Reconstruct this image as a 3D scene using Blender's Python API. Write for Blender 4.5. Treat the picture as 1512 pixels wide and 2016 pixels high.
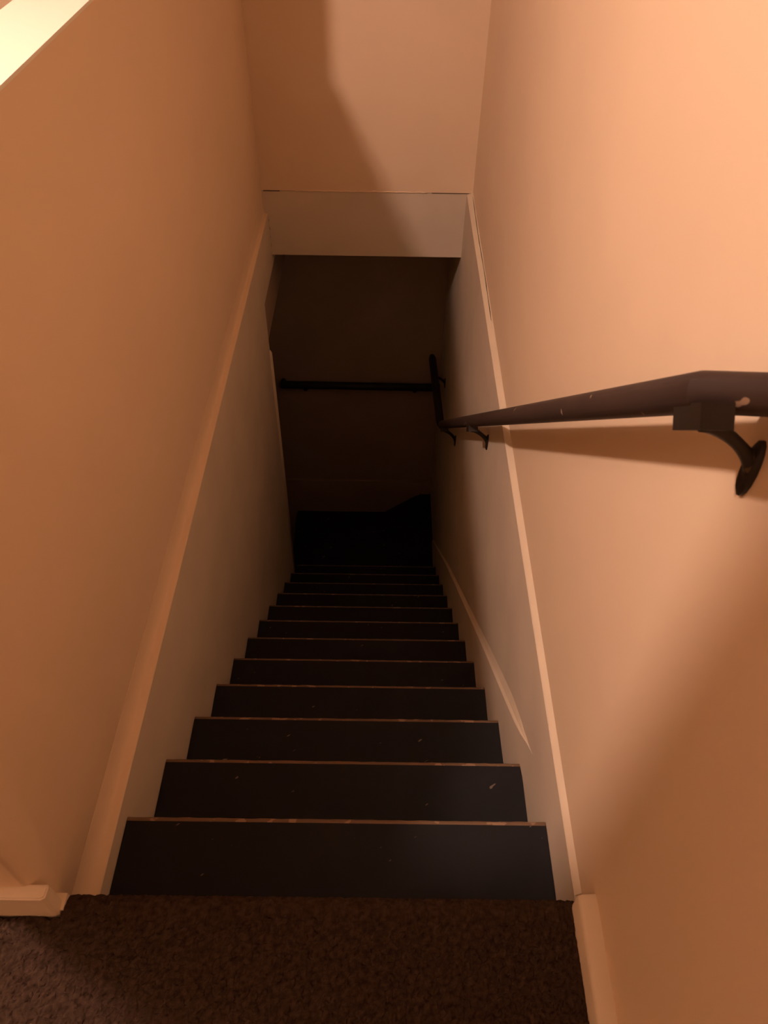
import bpy, bmesh, math, random
from mathutils import Vector, Matrix

random.seed(7)
for o in list(bpy.data.objects):
    bpy.data.objects.remove(o, do_unlink=True)
S = bpy.context.scene
COL = S.collection

# ------------------------------------------------------------------ camera
# X right, Y down the stairs, Z up; landing floor at Z = 0, its front edge at Y = 0
PITCH, YAW, ROLL = 0.8068, 0.0059, 0.0186
CAM = Vector((0.0883, -0.4501, 1.4882))
fw = Vector((math.sin(YAW)*math.cos(PITCH), math.cos(YAW)*math.cos(PITCH), -math.sin(PITCH)))
rt = Vector((math.cos(YAW), -math.sin(YAW), 0))
up = rt.cross(fw)
r1 = rt*math.cos(ROLL) + up*math.sin(ROLL)
u1 = -rt*math.sin(ROLL) + up*math.cos(ROLL)
cd = bpy.data.cameras.new('camera')
cd.sensor_fit = 'VERTICAL'; cd.sensor_height = 36.0
cd.lens = 1514/2016*36.0
cd.clip_start = 0.01
cd.dof.use_dof = True; cd.dof.focus_distance = 3.0; cd.dof.aperture_fstop = 12.0
cam = bpy.data.objects.new('camera', cd); COL.objects.link(cam)
cam.matrix_world = Matrix((( r1.x, u1.x, -fw.x, CAM.x), (r1.y, u1.y, -fw.y, CAM.y),
                           (r1.z, u1.z, -fw.z, CAM.z), (0, 0, 0, 1)))
S.camera = cam

# ------------------------------------------------------------------ light and exposure
w = bpy.data.worlds.new('world'); S.world = w; w.use_nodes = True
w.node_tree.nodes['Background'].inputs[0].default_value = (0, 0, 0, 1)
w.node_tree.nodes['Background'].inputs[1].default_value = 0.0
S.view_settings.view_transform = 'Standard'
S.view_settings.look = 'None'
S.view_settings.gamma = 1.0
S.view_settings.use_curve_mapping = False
S.view_settings.exposure = 0.0
LAMP = Vector((-1.10, 0.30, 2.36))         # bulb of the ceiling lamp in the room next to the stairs
LAMP_R = 0.062
LAMP_STRENGTH = 1000.0
LAMP_COLOR = (1.0, 0.70, 0.585)

# ------------------------------------------------------------------ materials
def mat(name, col, rough=0.7, bump=0.0, bscale=200.0, var=0.0, vscale=6.0, spec=0.3, metal=0.0, col2=None):
    m = bpy.data.materials.new(name); m.use_nodes = True
    nt = m.node_tree; b = nt.nodes['Principled BSDF']
    b.inputs['Roughness'].default_value = rough
    b.inputs['Metallic'].default_value = metal
    b.inputs['Specular IOR Level'].default_value = spec
    tc = nt.nodes.new('ShaderNodeTexCoord')
    if var or col2:
        n = nt.nodes.new('ShaderNodeTexNoise'); n.inputs['Scale'].default_value = vscale
        n.inputs['Detail'].default_value = 6
        nt.links.new(tc.outputs['Object'], n.inputs['Vector'])
        r = nt.nodes.new('ShaderNodeValToRGB')
        r.color_ramp.elements[0].position = 0.32; r.color_ramp.elements[1].position = 0.68
        a = col2 if col2 else tuple(c*(1-var) for c in col)
        r.color_ramp.elements[0].color = (*a, 1)
        r.color_ramp.elements[1].color = (*(tuple(min(1, c*(1+var)) for c in col)), 1)
        nt.links.new(n.outputs['Fac'], r.inputs['Fac'])
        nt.links.new(r.outputs['Color'], b.inputs['Base Color'])
    else:
        b.inputs['Base Color'].default_value = (*col, 1)
    if bump:
        n2 = nt.nodes.new('ShaderNodeTexNoise'); n2.inputs['Scale'].default_value = bscale
        n2.inputs['Detail'].default_value = 3
        nt.links.new(tc.outputs['Object'], n2.inputs['Vector'])
        bp = nt.nodes.new('ShaderNodeBump'); bp.inputs['Strength'].default_value = bump
        bp.inputs['Distance'].default_value = 0.002
        nt.links.new(n2.outputs['Fac'], bp.inputs['Height'])
        nt.links.new(bp.outputs['Normal'], b.inputs['Normal'])
    return m

M_WALL = mat('painted_wall', (0.84, 0.64, 0.44), 0.62, 0.05, 160, 0.02, 3, 0.25)
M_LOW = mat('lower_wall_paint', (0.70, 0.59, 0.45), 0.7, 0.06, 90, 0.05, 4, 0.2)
M_TRIM = mat('cream_trim', (0.82, 0.68, 0.50), 0.5, 0.05, 60, 0.03, 8, 0.3)
M_SILL = mat('white_sill_paint', (0.86, 0.80, 0.66), 0.45, 0.0, spec=0.4)
M_CEIL = mat('ceiling_paint', (0.74, 0.66, 0.56), 0.9, 0.1, 120)
M_CRACK = mat('crack_shadow', (0.05, 0.03, 0.02), 0.9)
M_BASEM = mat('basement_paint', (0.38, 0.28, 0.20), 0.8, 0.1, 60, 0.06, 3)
M_IRON = mat('black_iron', (0.014, 0.012, 0.012), 0.55, 0.1, 80)
M_BULB = bpy.data.materials.new('lit_glass_globe'); M_BULB.use_nodes = True
_nt = M_BULB.node_tree; _nt.nodes.remove(_nt.nodes['Principled BSDF'])
_e = _nt.nodes.new('ShaderNodeEmission'); _e.inputs['Color'].default_value = (*LAMP_COLOR, 1)
_e.inputs['Strength'].default_value = LAMP_STRENGTH
_nt.links.new(_e.outputs[0], _nt.nodes['Material Output'].inputs['Surface'])

def carpet_mat():
    m = mat('brown_carpet', (0.070, 0.042, 0.028), 1.0, 0.8, 420, 0, 90, 0.0, col2=(0.033, 0.019, 0.012))
    return m
M_CARPET = carpet_mat()

def chipped(name, base, base2, chip, scale, thresh, rough, stretch=(1, 1, 1), spec=0.35):
    """dark painted surface with sparse pale chips and scuffs"""
    m = bpy.data.materials.new(name); m.use_nodes = True
    nt = m.node_tree; b = nt.nodes['Principled BSDF']
    b.inputs['Roughness'].default_value = rough; b.inputs['Specular IOR Level'].default_value = spec
    tc = nt.nodes.new('ShaderNodeTexCoord')
    mp = nt.nodes.new('ShaderNodeMapping'); mp.inputs['Scale'].default_value = stretch
    oi = nt.nodes.new('ShaderNodeObjectInfo')
    sh = nt.nodes.new('ShaderNodeVectorMath'); sh.operation = 'MULTIPLY_ADD'
    nt.links.new(oi.outputs['Random'], sh.inputs[0]); sh.inputs[1].default_value = (37.0, 19.0, 53.0)
    nt.links.new(tc.outputs['Object'], sh.inputs[2])
    ro = nt.nodes.new('ShaderNodeMapping'); ro.inputs['Rotation'].default_value = (0, 0, -0.65)
    nt.links.new(sh.outputs['Vector'], ro.inputs['Vector'])
    nt.links.new(ro.outputs['Vector'], mp.inputs['Vector'])
    n = nt.nodes.new('ShaderNodeTexNoise'); n.inputs['Scale'].default_value = scale; n.inputs['Detail'].default_value = 2
    nt.links.new(mp.outputs['Vector'], n.inputs['Vector'])
    r = nt.nodes.new('ShaderNodeValToRGB')
    r.color_ramp.elements[0].position = thresh; r.color_ramp.elements[0].color = (0, 0, 0, 1)
    r.color_ramp.elements[1].position = thresh+0.025; r.color_ramp.elements[1].color = (1, 1, 1, 1)
    nt.links.new(n.outputs['Fac'], r.inputs['Fac'])
    n2 = nt.nodes.new('ShaderNodeTexNoise'); n2.inputs['Scale'].default_value = 9; n2.inputs['Detail'].default_value = 8
    nt.links.new(tc.outputs['Object'], n2.inputs['Vector'])
    mx0 = nt.nodes.new('ShaderNodeMix'); mx0.data_type = 'RGBA'
    mx0.inputs['A'].default_value = (*base, 1); mx0.inputs['B'].default_value = (*base2, 1)
    nt.links.new(n2.outputs['Fac'], mx0.inputs['Factor'])
    mx = nt.nodes.new('ShaderNodeMix'); mx.data_type = 'RGBA'
    mx.inputs['B'].default_value = (*chip, 1)
    nt.links.new(mx0.outputs['Result'], mx.inputs['A'])
    nt.links.new(r.outputs['Color'], mx.inputs['Factor'])
    nt.links.new(mx.outputs['Result'], b.inputs['Base Color'])
    bp = nt.nodes.new('ShaderNodeBump'); bp.inputs['Strength'].default_value = 0.25; bp.inputs['Distance'].default_value = 0.002
    nt.links.new(n2.outputs['Fac'], bp.inputs['Height']); nt.links.new(bp.outputs['Normal'], b.inputs['Normal'])
    return m
M_TREAD = chipped('dark_rubber_tread', (0.0085, 0.0080, 0.0086), (0.017, 0.0166, 0.0185), (0.20, 0.15, 0.11), 24, 0.735, 0.68, (1.0, 2.6, 1.0), 0.2)
M_NOSE = chipped('worn_nosing', (0.10, 0.060, 0.032), (0.25, 0.15, 0.085), (0.33, 0.21, 0.125), 30, 0.60, 0.6)
M_RISER = mat('riser_dark', (0.04, 0.03, 0.025), 0.7, 0.1, 60)
M_RAIL = chipped('dark_brown_rail_paint', (0.032, 0.020, 0.017), (0.064, 0.040, 0.031), (0.40, 0.28, 0.19), 34, 0.715, 0.55, (1, 1, 1), 0.3)
M_BRACK = chipped('bracket_paint', (0.016, 0.012, 0.010), (0.028, 0.020, 0.014), (0.14, 0.095, 0.045), 24, 0.66, 0.5)

# ------------------------------------------------------------------ mesh helpers
def link(name, me, material, parent=None, kind=None):
    o = bpy.data.objects.new(name, me); COL.objects.link(o)
    if material: me.materials.append(material)
    if parent: o.parent = parent
    if kind: o['kind'] = kind
    return o
def bbox(bm, x0, x1, y0, y1, z0, z1):
    v = [bm.verts.new(p) for p in ((x0,y0,z0),(x1,y0,z0),(x1,y1,z0),(x0,y1,z0),(x0,y0,z1),(x1,y0,z1),(x1,y1,z1),(x0,y1,z1))]
    for f in ((0,3,2,1),(4,5,6,7),(0,1,5,4),(1,2,6,5),(2,3,7,6),(3,0,4,7)):
        bm.faces.new([v[i] for i in f])
    return v
def finish(bm, name, material, parent=None, kind=None, bevel=0.0, smooth=False, segs=2):
    if bevel:
        es = [e for e in bm.edges if len(e.link_faces) == 2 and e.calc_face_angle(0) > 0.5]
        bmesh.ops.bevel(bm, geom=es, offset=bevel, segments=segs, profile=0.5, affect='EDGES', clamp_overlap=True)
    bmesh.ops.recalc_face_normals(bm, faces=bm.faces)
    me = bpy.data.meshes.new(name); bm.to_mesh(me); bm.free()
    if smooth:
        for p in me.polygons: p.use_smooth = True
    return link(name, me, material, parent, kind)
def boxes(name, material, lst, parent=None, kind=None, bevel=0.0, segs=2):
    bm = bmesh.new()
    for b in lst: bbox(bm, *b)
    return finish(bm, name, material, parent, kind, bevel, False, segs)
def tube(pts, rad, seg=20, caps=True, flat=1.0):
    """sweep a round section along a polyline, mitred at the corners"""
    bm = bmesh.new(); pts = [Vector(p) for p in pts]; rings = []
    n = len(pts); prev = None
    for i, p in enumerate(pts):
        d0 = (pts[i]-pts[i-1]).normalized() if i else (pts[1]-pts[0]).normalized()
        d1 = (pts[i+1]-pts[i]).normalized() if i < n-1 else d0
        t = (d0+d1).normalized(); k = 1/max(0.5, math.sqrt((1+d0.dot(d1))/2))
        if prev is None:
            a = t.cross(Vector((0.13, 0.21, 1))).normalized()
        else:
            a = (prev - t*prev.dot(t)).normalized()
        prev = a; b = t.cross(a)
        bend = (d1-d0); bend = bend.normalized() if bend.length > 1e-6 else None
        R = rad[i] if isinstance(rad, (list, tuple)) else rad
        ring = []
        for s in range(seg):
            th = 2*math.pi*s/seg
            off = (a*math.cos(th) + b*math.sin(th)*flat)*R
            if bend is not None: off += bend*off.dot(bend)*(k-1)
            ring.append(bm.verts.new(p+off))
        rings.append(ring)
    for r0, r1_ in zip(rings, rings[1:]):
        for s in range(seg):
            bm.faces.new((r0[s], r0[(s+1) % seg], r1_[(s+1) % seg], r1_[s]))
    if caps:
        bm.faces.new(rings[0][::-1]); bm.faces.new(rings[-1])
    return bm
def smooth_by_angle(o, ang=0.7):
    for p in o.data.polygons: p.use_smooth = True
    bm = bmesh.new(); bm.from_mesh(o.data)
    for e in bm.edges:
        if len(e.link_faces) == 2 and e.calc_face_angle(0) > ang: e.smooth = False
    bm.to_mesh(o.data); bm.free()
def empty(name, loc, label, cat, group=None):
    o = bpy.data.objects.new(name, None); COL.objects.link(o); o.location = loc
    o.empty_display_size = 0.05
    o['label'] = label; o['category'] = cat
    if group: o['group'] = group
    return o
def child(o, parent):
    o.parent = parent; o.matrix_parent_inverse = Matrix.Translation(-Vector(parent.location))
    return o

# ------------------------------------------------------------------ dimensions
RISE, RUN = 0.1985, 0.2311
HW = 0.457                                   # half width of the flight
XL, XLF = -0.491, -0.479                     # upper left wall, at the landing and at the far end
XR, XRF = 0.4715, 0.487                       # upper right wall
YF = 3.032                                   # upper far wall
YB = 3.655                                   # far wall at the stair foot
CEIL = 2.44
SILL = 1.105
OPN0, OPN1 = 0.225, 2.05                     # opening in the left wall above the sill
ST = 'structure'

# ------------------------------------------------------------------ setting: upper storey
bm = bmesh.new()
def skew_box(bm, ya, yb, z0, z1, xa, xb, xo):
    """slab whose stair side runs from xa (at ya) to xb (at yb); xo is the outer face"""
    v = [bm.verts.new(p) for p in ((xa,ya,z0),(xo,ya,z0),(xo,yb,z0),(xb,yb,z0),(xa,ya,z1),(xo,ya,z1),(xo,yb,z1),(xb,yb,z1))]
    for f in ((0,3,2,1),(4,5,6,7),(0,1,5,4),(1,2,6,5),(2,3,7,6),(3,0,4,7)):
        bm.faces.new([v[i] for i in f])
def xr(y): return XR + (XRF-XR)*y/YF
def xl(y): return XL + (XLF-XL)*y/YF
skew_box(bm, -2.6, YF+0.1, -0.043, CEIL, xr(-2.6), xr(YF+0.1), 0.62)
finish(bm, 'wall_right', M_WALL, kind=ST)

# left wall: parapet, two full-height ends and a band over the opening
bm = bmesh.new()
XO = -0.607
ys = [-0.010, OPN0, OPN1, YF+0.02]
def wall_prism(bm, poly, x_of_y, xo):
    """extrude a (y, z) outline between the stair face and the outer face"""
    a = [bm.verts.new((x_of_y(y), y, z)) for y, z in poly]
    b = [bm.verts.new((xo, y, z)) for y, z in poly]
    n = len(poly)
    for i in range(n):
        bm.faces.new((a[i], a[(i+1) % n], b[(i+1) % n], b[i]))
    return a, b
top_op = 2.15
# ring outline with a rectangular hole, made of four quads on each face
O = [(-0.010, -0.15), (YF+0.02, -0.15), (YF+0.02, CEIL), (-0.010, CEIL)]
H = [(OPN0, SILL-0.006), (OPN1, SILL-0.006), (OPN1, top_op), (OPN0, top_op)]
oa, ob = wall_prism(bm, O, xl, XO)
ha, hb = wall_prism(bm, H, xl, XO)
for i in range(4):
    j = (i+1) % 4
    bm.faces.new((oa[i], oa[j], ha[j], ha[i])); bm.faces.new((ob[i], ob[j], hb[j], hb[i]))
bmesh.ops.recalc_face_normals(bm, faces=bm.faces)
es = [e for e in bm.edges if abs(e.verts[0].co.y+0.010) < 1e-5 and abs(e.verts[1].co.y+0.010) < 1e-5 and abs(e.verts[0].co.z-e.verts[1].co.z) > 1]
bmesh.ops.bevel(bm, geom=es, offset=0.022, segments=6, profile=0.5, affect='EDGES')
o = finish(bm, 'wall_left', M_WALL, kind=ST); smooth_by_angle(o, 0.6)

# sill board on the parapet
boxes('trim_sill', M_SILL, [(XO-0.003, -0.4705, OPN0+0.002, OPN1-0.002, SILL-0.006, SILL)], kind=ST, bevel=0.0028)

# far wall of the upper storey and the strip of floor edge under it
bm = bmesh.new()
bbox(bm, -3.1, 0.62, YF, YF+0.12, -0.036, CEIL)
finish(bm, 'wall_far', M_WALL, kind=ST)
boxes('wall_header', M_LOW, [(-0.62, 0.62, YF+0.003, YF+0.12, -0.352, -0.039)], kind=ST)
# dark open joint under the far wall, at both ends
bm = bmesh.new()
bbox(bm, -0.470, -0.395, YF+0.0005, YF+0.02, -0.0405, -0.0362)
bbox(bm, 0.300, 0.4855, YF+0.0005, YF+0.02, -0.0395, -0.0362)
finish(bm, 'trim_joint', M_CRACK, kind=ST)
bm = tube([(-0.34+0.02*i, YF+0.001, -0.0355-0.0012*math.sin(i*1.9)) for i in range(32)], [0.0025+0.0018*abs(math.sin(i*0.9)) for i in range(32)], 8)
finish(bm, 'trim_caulk', M_WALL, kind=ST, smooth=True)
# hairline crack in the ledge on the right and in the left corner
def strip(name, pts, wdt, material, axis):
    bm = bmesh.new(); prev = None
    for i, p in enumerate(pts):
        p = Vector(p); k = wdt*(0.6+0.8*random.random())*(0.3 if i in (0, len(pts)-1) else 1)
        a = bm.verts.new(p-axis*k); b = bm.verts.new(p+axis*k)
        if prev: bm.faces.new((prev[0], a, b, prev[1]))
        prev = (a, b)
    return finish(bm, name, material, kind=ST)

# right lower wall, its top is the ledge
XLW = 0.4605
bm = bmesh.new()
bbox(bm, XLW, 0.62, 0.0, YB+0.02, -3.05, -0.0440)
es = [e for e in bm.edges if all(abs(v.co.x-XLW) < 1e-6 and abs(v.co.z+0.0365) < 1e-6 for v in e.verts)]
bmesh.ops.bevel(bm, geom=es, offset=0.003, segments=2, affect='EDGES')
finish(bm, 'wall_right_lower', M_LOW, kind=ST)
# painted fillet lying on the ledge
bm = bmesh.new()
N = 40; rows = []
for i in range(N+1):
    y = 0.03 + (YF-0.03)*i/N
    j = 0.0012*math.sin(i*1.7)+0.0008*math.sin(i*4.1)
    x0, x1 = XLW+0.0006+j*0.3, xr(y)+0.004
    rows.append([bm.verts.new((x0, y, -0.0435)), bm.verts.new((x0+0.002, y, -0.040)), bm.verts.new((xr(y)-0.004+j, y, -0.035+j)), bm.verts.new((x1, y, -0.024)), bm.verts.new((x1, y, -0.0435))])
for a, b in zip(rows, rows[1:]):
    for k in range(5): bm.faces.new((a[k], a[(k+1) % 5], b[(k+1) % 5], b[k]))
bm.faces.new(rows[0]); bm.faces.new(rows[-1][::-1])
o = finish(bm, 'trim_right_ledge', M_TRIM, kind=ST); smooth_by_angle(o, 0.9)
strip('trim_ledge_crack', [(xr(y)-0.0045+0.001*math.sin(y*9), y, -0.0320) for y in [2.99-0.06*i for i in range(18)]], 0.0011, M_CRACK, Vector((1, 0, 0.2)).normalized())

# left lower wall: side of the flight, and the lintel over the way out at the foot
JY = 2.672
bm = bmesh.new()
poly = [(0.0, -0.145), (YB+0.02, -0.145), (YB+0.02, -0.405), (JY, -0.405), (JY, -3.05), (0.0, -3.05)]
a = [bm.verts.new((-HW-0.001, y, z)) for y, z in poly]; b = [bm.verts.new((-0.607, y, z)) for y, z in poly]
for i in range(6): bm.faces.new((a[i], a[(i+1) % 6], b[(i+1) % 6], b[i]))
bm.faces.new(a); bm.faces.new(b[::-1])
finish(bm, 'wall_left_lower', M_LOW, kind=ST)
boxes('wall_left_lintel', M_BASEM, [(-0.607, -HW-0.009, JY, YB, -0.625, -0.405)], kind=ST)  # lower band of the lintel, set back and coloured darker than the wall
# rounded painted ledge on the left
bm = bmesh.new(); rows = []
for i in range(N+1):
    y = 0.02 + (YF-0.03)*i/N
    j = 0.0015*math.sin(i*1.3)+0.001*math.sin(i*3.7)
    xw = xl(y)+0.0008; xa = -HW-0.014+j
    prof = [(-HW-0.001, -0.146), (-HW-0.002, -0.1435), (-HW-0.006, -0.142)]
    for q in range(8):                                   # cove running up into the wall
        th = q/7*math.pi/2
        prof.append((xa+(xw-xa)*math.sin(th), -0.139+j+(0.055-j)*(1-math.cos(th))))
    prof += [(xw-0.01, -0.084), (xw-0.01, -0.146)]
    rows.append([bm.verts.new((x, y, z)) for x, z in prof])
for a, b in zip(rows, rows[1:]):
    for k in range(13): bm.faces.new((a[k], a[(k+1) % 13], b[(k+1) % 13], b[k]))
bm.faces.new(rows[0]); bm.faces.new(rows[-1][::-1])
o = finish(bm, 'trim_left_ledge', M_WALL, kind=ST); smooth_by_angle(o, 1.0)
strip('trim_corner_crack', [(-HW-0.0025+0.002*math.sin(i*2.1), YF+0.0022, -0.165-0.014*i) for i in range(13)], 0.0016, M_CRACK, Vector((1, 0, 0)))
# rounded bead on the free edge of the left lower wall
bm = tube([(-HW-0.006, JY-0.006, -0.655), (-HW-0.006, JY-0.006, -0.67), (-HW-0.004, JY-0.007, -1.2), (-HW-0.006, JY-0.006, -2.37)], [0.010, 0.016, 0.014, 0.012], 12)
finish(bm, 'trim_jamb_bead', M_TRIM, kind=ST, smooth=True)

# upper storey: floors, ceiling, outer walls
boxes('floor', M_CARPET, [(-3.1, 0.62, -2.6, -0.004, -0.24, -0.012), (-3.1, XO-0.001, -0.004, YF, -0.24, -0.012)], kind=ST)
boxes('ceiling', M_CEIL, [(-3.2, 0.62, -2.7, YF+0.12, CEIL, CEIL+0.12)], kind=ST)
boxes('wall_room_left', M_WALL, [(-3.2, -3.1, -2.7, YF+0.12, -0.24, CEIL)], kind=ST)
boxes('wall_back', M_WALL, [(-3.1, 0.62, -2.7, -2.6, -0.24, CEIL)], kind=ST)

# ------------------------------------------------------------------ setting: stair foot
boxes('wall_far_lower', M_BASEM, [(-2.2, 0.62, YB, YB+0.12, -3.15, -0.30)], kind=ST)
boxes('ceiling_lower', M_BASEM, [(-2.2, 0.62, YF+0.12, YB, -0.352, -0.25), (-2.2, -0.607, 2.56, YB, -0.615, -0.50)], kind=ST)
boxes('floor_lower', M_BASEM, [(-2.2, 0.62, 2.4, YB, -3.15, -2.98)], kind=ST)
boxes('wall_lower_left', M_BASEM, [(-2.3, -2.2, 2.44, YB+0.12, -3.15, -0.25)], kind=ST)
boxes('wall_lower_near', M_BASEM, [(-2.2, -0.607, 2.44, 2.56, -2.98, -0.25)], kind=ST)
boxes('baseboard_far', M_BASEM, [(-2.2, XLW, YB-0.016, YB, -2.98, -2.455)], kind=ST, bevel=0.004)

# ------------------------------------------------------------------ baseboards of the landing
bm = bmesh.new()
prof = [(0.440, -0.01), (0.440, 0.058), (0.442, 0.064), (0.447, 0.067), (0.470, 0.070), (0.480, 0.070), (0.480, -0.01)]
rows = []
for y, s in ((-2.6, 1), (-0.02, 1), (-0.008, 0.985), (-0.001, 0.93)):
    rows.append([bm.verts.new((0.480-(0.480-x)*s, y, -0.01+(z+0.01)*s)) for x, z in prof])
for a, b in zip(rows, rows[1:]):
    for k in range(7): bm.faces.new((a[k], a[(k+1) % 7], b[(k+1) % 7], b[k]))
bm.faces.new(rows[0]); bm.faces.new(rows[-1][::-1])
o = finish(bm, 'baseboard_right', M_TRIM, kind=ST); smooth_by_angle(o, 0.8)
# baseboard wrapping the end of the left wall
bm = bmesh.new()
z1 = 0.096
path = [(XO-0.018, 0.05), (XO-0.018, -0.028), (XO-0.014, -0.031), (-0.476, -0.031), (-0.469, -0.027), (-0.468, -0.012), (-0.470, -0.006), (XO+0.01, -0.006), (XO+0.01, 0.05)]
a = [bm.verts.new((x, y, -0.01)) for x, y in path]; b = [bm.verts.new((x, y, z1)) for x, y in path]
for i in range(len(path)): bm.faces.new((a[i], a[(i+1) % len(path)], b[(i+1) % len(path)], b[i]))
bm.faces.new(b); bm.faces.new(a[::-1])
es = [e for e in bm.edges if e.verts[0].co.z > 0.09 and e.verts[1].co.z > 0.09]
bmesh.ops.bevel(bm, geom=es, offset=0.003, segments=2, affect='EDGES')
finish(bm, 'baseboard_left', M_TRIM, kind=ST)

boxes('trim_plinth', M_TRIM, [(-0.50, -0.4635, -0.022, 0.006, -0.02, 0.014)], kind=ST, bevel=0.005, segs=3)

# ------------------------------------------------------------------ carpet on the landing, rolled over the top step
def carpet():
    # profile along the carpet: (y, z)
    prof = [(-1.6, 0)] + [(-0.45-0.06*i, 0) for i in range(18, 0, -1)]
    prof += [(-0.45+0.004*i, 0) for i in range(107)]
    r = 0.020
    prof += [(-0.020+r*math.sin(t), -r+r*math.cos(t)) for t in [math.pi/2*i/8 for i in range(1, 9)]]
    prof += [(0.0, -0.020-0.004*i) for i in range(1, 8)]
    bm = bmesh.new(); rows = []
    NX = 320; X0, X1 = -0.80, 0.4525
    rnd = random.Random(3)
    for (y, z) in prof:
        row = []
        fine = y > -0.46
        for i in range(NX+1):
            x = X0 + (X1-X0)*i/NX
            ny = 0.003*(rnd.random()-0.5) if fine else 0
            k = 0.0045*rnd.random() if fine else 0
            p = (x, y+ny*0.6, k-0.002) if z > -0.001 else (x, y+k, z+ny)
            row.append(bm.verts.new(p))
        rows.append(row)
    def inside(x, y):
        if y > -0.034 and x < -0.462: return False
        return x < 0.4415 or y > -0.036
    for (a, pa), (b, pb) in zip(list(zip(rows, prof)), list(zip(rows, prof))[1:]):
        for i in range(NX):
            if inside(X0+(X1-X0)*(i+0.5)/NX, (pa[0]+pb[0])/2): bm.faces.new((a[i], a[i+1], b[i+1], b[i]))
    bmesh.ops.delete(bm, geom=[v for v in bm.verts if not v.link_faces], context='VERTS')
    # give the sheet thickness with a skirt round the edge
    o = finish(bm, 'landing_carpet', M_CARPET, kind='stuff')
    md = o.modifiers.new('thick', 'SOLIDIFY'); md.thickness = 0.010; md.offset = -1
    o['label'] = 'brown pile carpet covering the landing, rolled over the top step edge'
    o['category'] = 'carpet'
    return o
carpet()

# ------------------------------------------------------------------ staircase
st = empty('staircase', (0, 0, -2.98), 'steep narrow staircase with dark worn treads going down between pale walls', 'staircase')
TH = 0.030
def tread_mesh():
    bm = bmesh.new()
    # back edge under the next riser, front edge at the nosing
    bbox(bm, -HW, XLW-0.0008, -RUN-0.012, -0.010, -TH, 0)
    bmesh.ops.recalc_face_normals(bm, faces=bm.faces)
    me = bpy.data.meshes.new('tread'); bm.to_mesh(me); bm.free(); me.materials.append(M_TREAD); return me
def nose_mesh(k):
    rnd = random.Random(k)
    bm = bmesh.new(); rows = []
    nx = 60
    for i in range(nx+1):
        x = -HW + (HW+XLW-0.0008)*i/nx
        j = 0.0012*rnd.random()
        prof = [(-0.010, 0.0006)] + [(-0.008+(0.010-j)*math.sin(t), -0.0094+0.010*math.cos(t)-j*0.5) for t in (0.0, 0.25, 0.6, 1.0, 1.57)] + [(0.001-j, -TH+0.004), (-0.003, -TH), (-0.010, -TH)]
        rows.append([bm.verts.new((x, y, z)) for y, z in prof])
    m = len(rows[0])
    for a, b in zip(rows, rows[1:]):
        for q in range(m): bm.faces.new((a[q], a[(q+1) % m], b[(q+1) % m], b[q]))
    bm.faces.new(rows[0]); bm.faces.new(rows[-1][::-1])
    bmesh.ops.recalc_face_normals(bm, faces=bm.faces)
    me = bpy.data.meshes.new('nosing'); bm.to_mesh(me); bm.free(); me.materials.append(M_NOSE)
    return me
TM = tread_mesh(); NM = [nose_mesh(k) for k in range(3)]
RM = bpy.data.meshes.new('riser')
bm = bmesh.new(); bbox(bm, -HW, XLW-0.0008, -0.012-0.018, -0.012-0.002, -RISE-0.0, -TH); bmesh.ops.recalc_face_normals(bm, faces=bm.faces)
bm.to_mesh(RM); bm.free(); RM.materials.append(M_RISER)
LAST = 12
for n in range(1, LAST+1):
    t = bpy.data.objects.new('tread', TM); COL.objects.link(t)
    t.parent = st; t.location = Vector((0, n*RUN, -n*RISE)) - st.location
    q = bpy.data.objects.new('nosing', NM[n % 3]); COL.objects.link(q); q.parent = t
    q['label'] = 'worn brown nosing edge'
for n in range(0, LAST+1):
    r = bpy.data.objects.new('riser', RM); COL.objects.link(r); r.parent = st
    r.location = Vector((0, n*RUN, -n*RISE)) - st.location
# turning treads at the foot: the higher one keeps the corner by the right wall
def slab(name, poly, z, th, material):
    bm = bmesh.new()
    a = [bm.verts.new((x, y, z)) for x, y in poly]; b = [bm.verts.new((x, y, z-th)) for x, y in poly]
    n = len(poly)
    for i in range(n): bm.faces.new((a[i], a[(i+1) % n], b[(i+1) % n], b[i]))
    bm.faces.new(a); bm.faces.new(b[::-1])
    return child(finish(bm, name, material), st)
Y12 = LAST*RUN
slab('winder_tread', [(-HW, Y12-0.03), (HW, Y12-0.03), (HW, YB-0.016), (0.385, YB-0.016), (0.33, YB-0.045), (-HW, Y12+0.25)], -(LAST+1)*RISE, 0.16, M_TREAD)
slab('winder_tread', [(-0.55, 2.70), (-HW, 2.70), (HW, 2.90), (HW, YB-0.016), (-0.55, YB-0.016)], -(LAST+2)*RISE, 0.20, M_TREAD)

# skirt board on the right with its bevelled top widening towards the landing
bm = bmesh.new(); rows = []
SK = [(0.40, -0.235, -0.001, 0.001), (0.455, -0.277, 0.003, 0.004), (0.50, -0.314, 0.008, 0.016), (0.56, -0.362, 0.011, 0.032), (0.66, -0.438, 0.013, 0.044), (0.80, -0.550, 0.013, 0.044),
      (1.00, -0.708, 0.013, 0.036), (1.36, -1.000, 0.014, 0.022), (1.8, -1.365, 0.013, 0.013), (2.28, -1.770, 0.011, 0.009), (2.8, -2.235, 0.010, 0.006), (3.15, -2.55, 0.009, 0.005)]
for y, z, t, h in SK:
    rows.append([bm.verts.new(p) for p in ((XLW-t, y, z), (XLW-t*0.55, y, z+h*0.25), (XLW+0.001, y, z+h), (XLW+0.004, y, z+h), (XLW+0.004, y, z-0.36), (XLW-t, y, z-0.36))])
for a, b in zip(rows, rows[1:]):
    for k in range(6):
        f = bm.faces.new((a[k], a[(k+1) % 6], b[(k+1) % 6], b[k])); f.material_index = 1 if k < 2 else 0
bm.faces.new(rows[0]); bm.faces.new(rows[-1][::-1])
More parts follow.
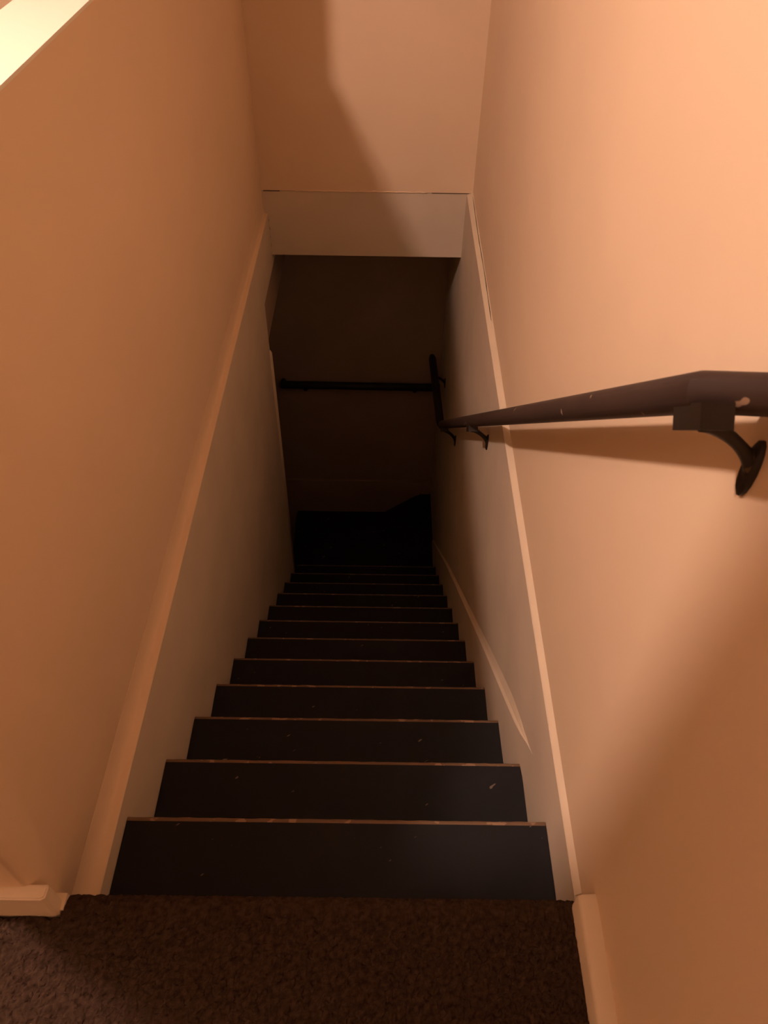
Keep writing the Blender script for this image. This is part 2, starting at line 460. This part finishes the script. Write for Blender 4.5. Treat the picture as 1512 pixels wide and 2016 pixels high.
o = finish(bm, 'trim_skirt', M_LOW, kind=ST); o.data.materials.append(M_TRIM)

# ------------------------------------------------------------------ handrails
RR = 0.021
def bracket(parent, p, wall, arm_dir, plate_h=0.070, s=1.0, slope=None):
    """saddle under the rail at p, curved arm down to a plate on the wall at wall"""
    p = Vector(p); wall = Vector(wall)
    # saddle: a block hugging the underside of the rail, along the rail
    d = slope.normalized()
    side = arm_dir.normalized(); upv = d.cross(side)
    if upv.z < 0: upv = -upv
    bm = bmesh.new()
    v = bbox(bm, -0.016, 0.016, -0.034, 0.034, -RR-0.016, -RR+0.010)
    R = Matrix((side, d, upv)).transposed()
    for q in bm.verts: q.co = R @ q.co + p
    sad = child(finish(bm, 'bracket', M_BRACK, bevel=0.004), parent)
    # arm
    c0 = p + upv*(-RR-0.008)
    pts = []
    for i in range(13):
        t = i/12
        h = c0.lerp(wall, t)
        # quarter-like bow: first outwards, then down
        x = c0.x + (wall.x-c0.x)*(1-(1-t)**1.25)
        z = c0.z + (wall.z-c0.z)*t**1.30
        pts.append((x, h.y, z))
    rad = [0.0100-0.0030*math.sin(i/12*math.pi) for i in range(13)]
    arm = finish(tube(pts, rad, 10), 'arm', M_BRACK, smooth=True)
    bm = bmesh.new()
    n = 16; ring = []
    for k, (xx, sc) in enumerate(((0.001, 1.0), (-0.004, 1.0), (-0.007, 0.8))):
        ring.append([bm.verts.new((wall.x+xx, wall.y+0.0125*sc*math.cos(2*math.pi*i/n), wall.z+plate_h/2*sc*math.sin(2*math.pi*i/n))) for i in range(n)])
    for a, c in zip(ring, ring[1:]):
        for i in range(n): bm.faces.new((a[i], a[(i+1) % n], c[(i+1) % n], c[i]))
    bm.faces.new(ring[0]); bm.faces.new(ring[-1][::-1])
    pl = finish(bm, 'wall_plate', M_BRACK); smooth_by_angle(pl, 0.8)
    arm.parent = sad; pl.parent = sad
    return sad

RX = 0.400
def rz(y): return 1.041 - 0.848*(y-0.144)
hr = empty('handrail', (RX, 0.144, 1.0), 'chipped dark brown pipe handrail sloping down along the right wall', 'handrail')
pts = [(0.478, 0.126, 1.051), (RX, 0.154, rz(0.154)), (RX, 0.5, rz(0.5)), (RX, 1.5, rz(1.5)), (RX, 2.64, rz(2.64)), (RX+0.002, 2.68, rz(2.68)-0.003)]
o = finish(tube(pts, RR, 28), 'rail', M_RAIL); smooth_by_angle(o, 0.9); child(o, hr)
dv = Vector((0, 1, -0.848))
bracket(hr, (RX, 0.152, rz(0.152)), (0.4715, 0.135, 0.950), Vector((1, 0, 0)), 0.075, slope=dv)
bracket(hr, (RX, 1.62, rz(1.62)), (0.4615, 1.60, -0.290), Vector((1, 0, 0)), 0.070, slope=dv)
bracket(hr, (RX, 2.52, rz(2.52)), (0.4615, 2.50, rz(2.52)-0.09), Vector((1, 0, 0)), 0.070, slope=dv)

lr = empty('handrail', (0.40, 2.83, -1.2), 'short level black handrail on right wall over the turning steps', 'handrail')
pts = [(0.404, 2.79, -1.20), (0.404, 2.83, -1.20), (0.384, 3.40, -1.20), (0.382, 3.43, -1.20)]
o = finish(tube(pts, [0.017, 0.022, 0.022, 0.015], 20), 'rail', M_IRON); smooth_by_angle(o, 0.9); child(o, lr)
bracket(lr, (0.388, 3.27, -1.20), (0.4615, 3.27, -1.28), Vector((1, 0, 0)), slope=Vector((0, 1, 0)))

fr = empty('handrail', (0, 3.60, -1.56), 'black handrail running level across the dark wall at the stair foot', 'handrail')
pts = [(-0.575, 3.60, -1.557), (-0.565, 3.60, -1.557), (0.455, 3.60, -1.562), (0.460, 3.60, -1.562)]
o = finish(tube(pts, [0.020, 0.025, 0.025, 0.022], 20), 'rail', M_IRON); smooth_by_angle(o, 0.9); child(o, fr)
bm = tube([(-0.553, 3.60, -1.557), (-0.553, 3.60, -1.528), (-0.553, 3.60, -1.514)], [0.020, 0.020, 0.012], 12)
child(finish(bm, 'end_cap', M_IRON, smooth=True), fr)
for bx_ in (-0.42, 0.30):
    bm = tube([(bx_, 3.60, -1.575), (bx_, 3.61, -1.60), (bx_, 3.635, -1.622), (bx_, 3.656, -1.63)], [0.010, 0.009, 0.010, 0.016], 10)
    child(finish(bm, 'bracket', M_IRON, smooth=True), fr)

# ------------------------------------------------------------------ ceiling lamp in the next room (the light of the whole scene)
cl = empty('ceiling_lamp', (LAMP.x, LAMP.y, CEIL), 'lit round ceiling lamp in the room beyond the left wall opening', 'lamp')
bm = tube([(LAMP.x, LAMP.y, CEIL+0.001), (LAMP.x, LAMP.y, CEIL-0.014), (LAMP.x, LAMP.y, CEIL-0.024)], [0.075, 0.070, 0.030], 32)
o = finish(bm, 'base', M_SILL); smooth_by_angle(o, 0.6); child(o, cl)
bm = bmesh.new(); bmesh.ops.create_uvsphere(bm, u_segments=24, v_segments=16, radius=LAMP_R, matrix=Matrix.Translation(LAMP))
child(finish(bm, 'globe', M_BULB, smooth=True), cl)
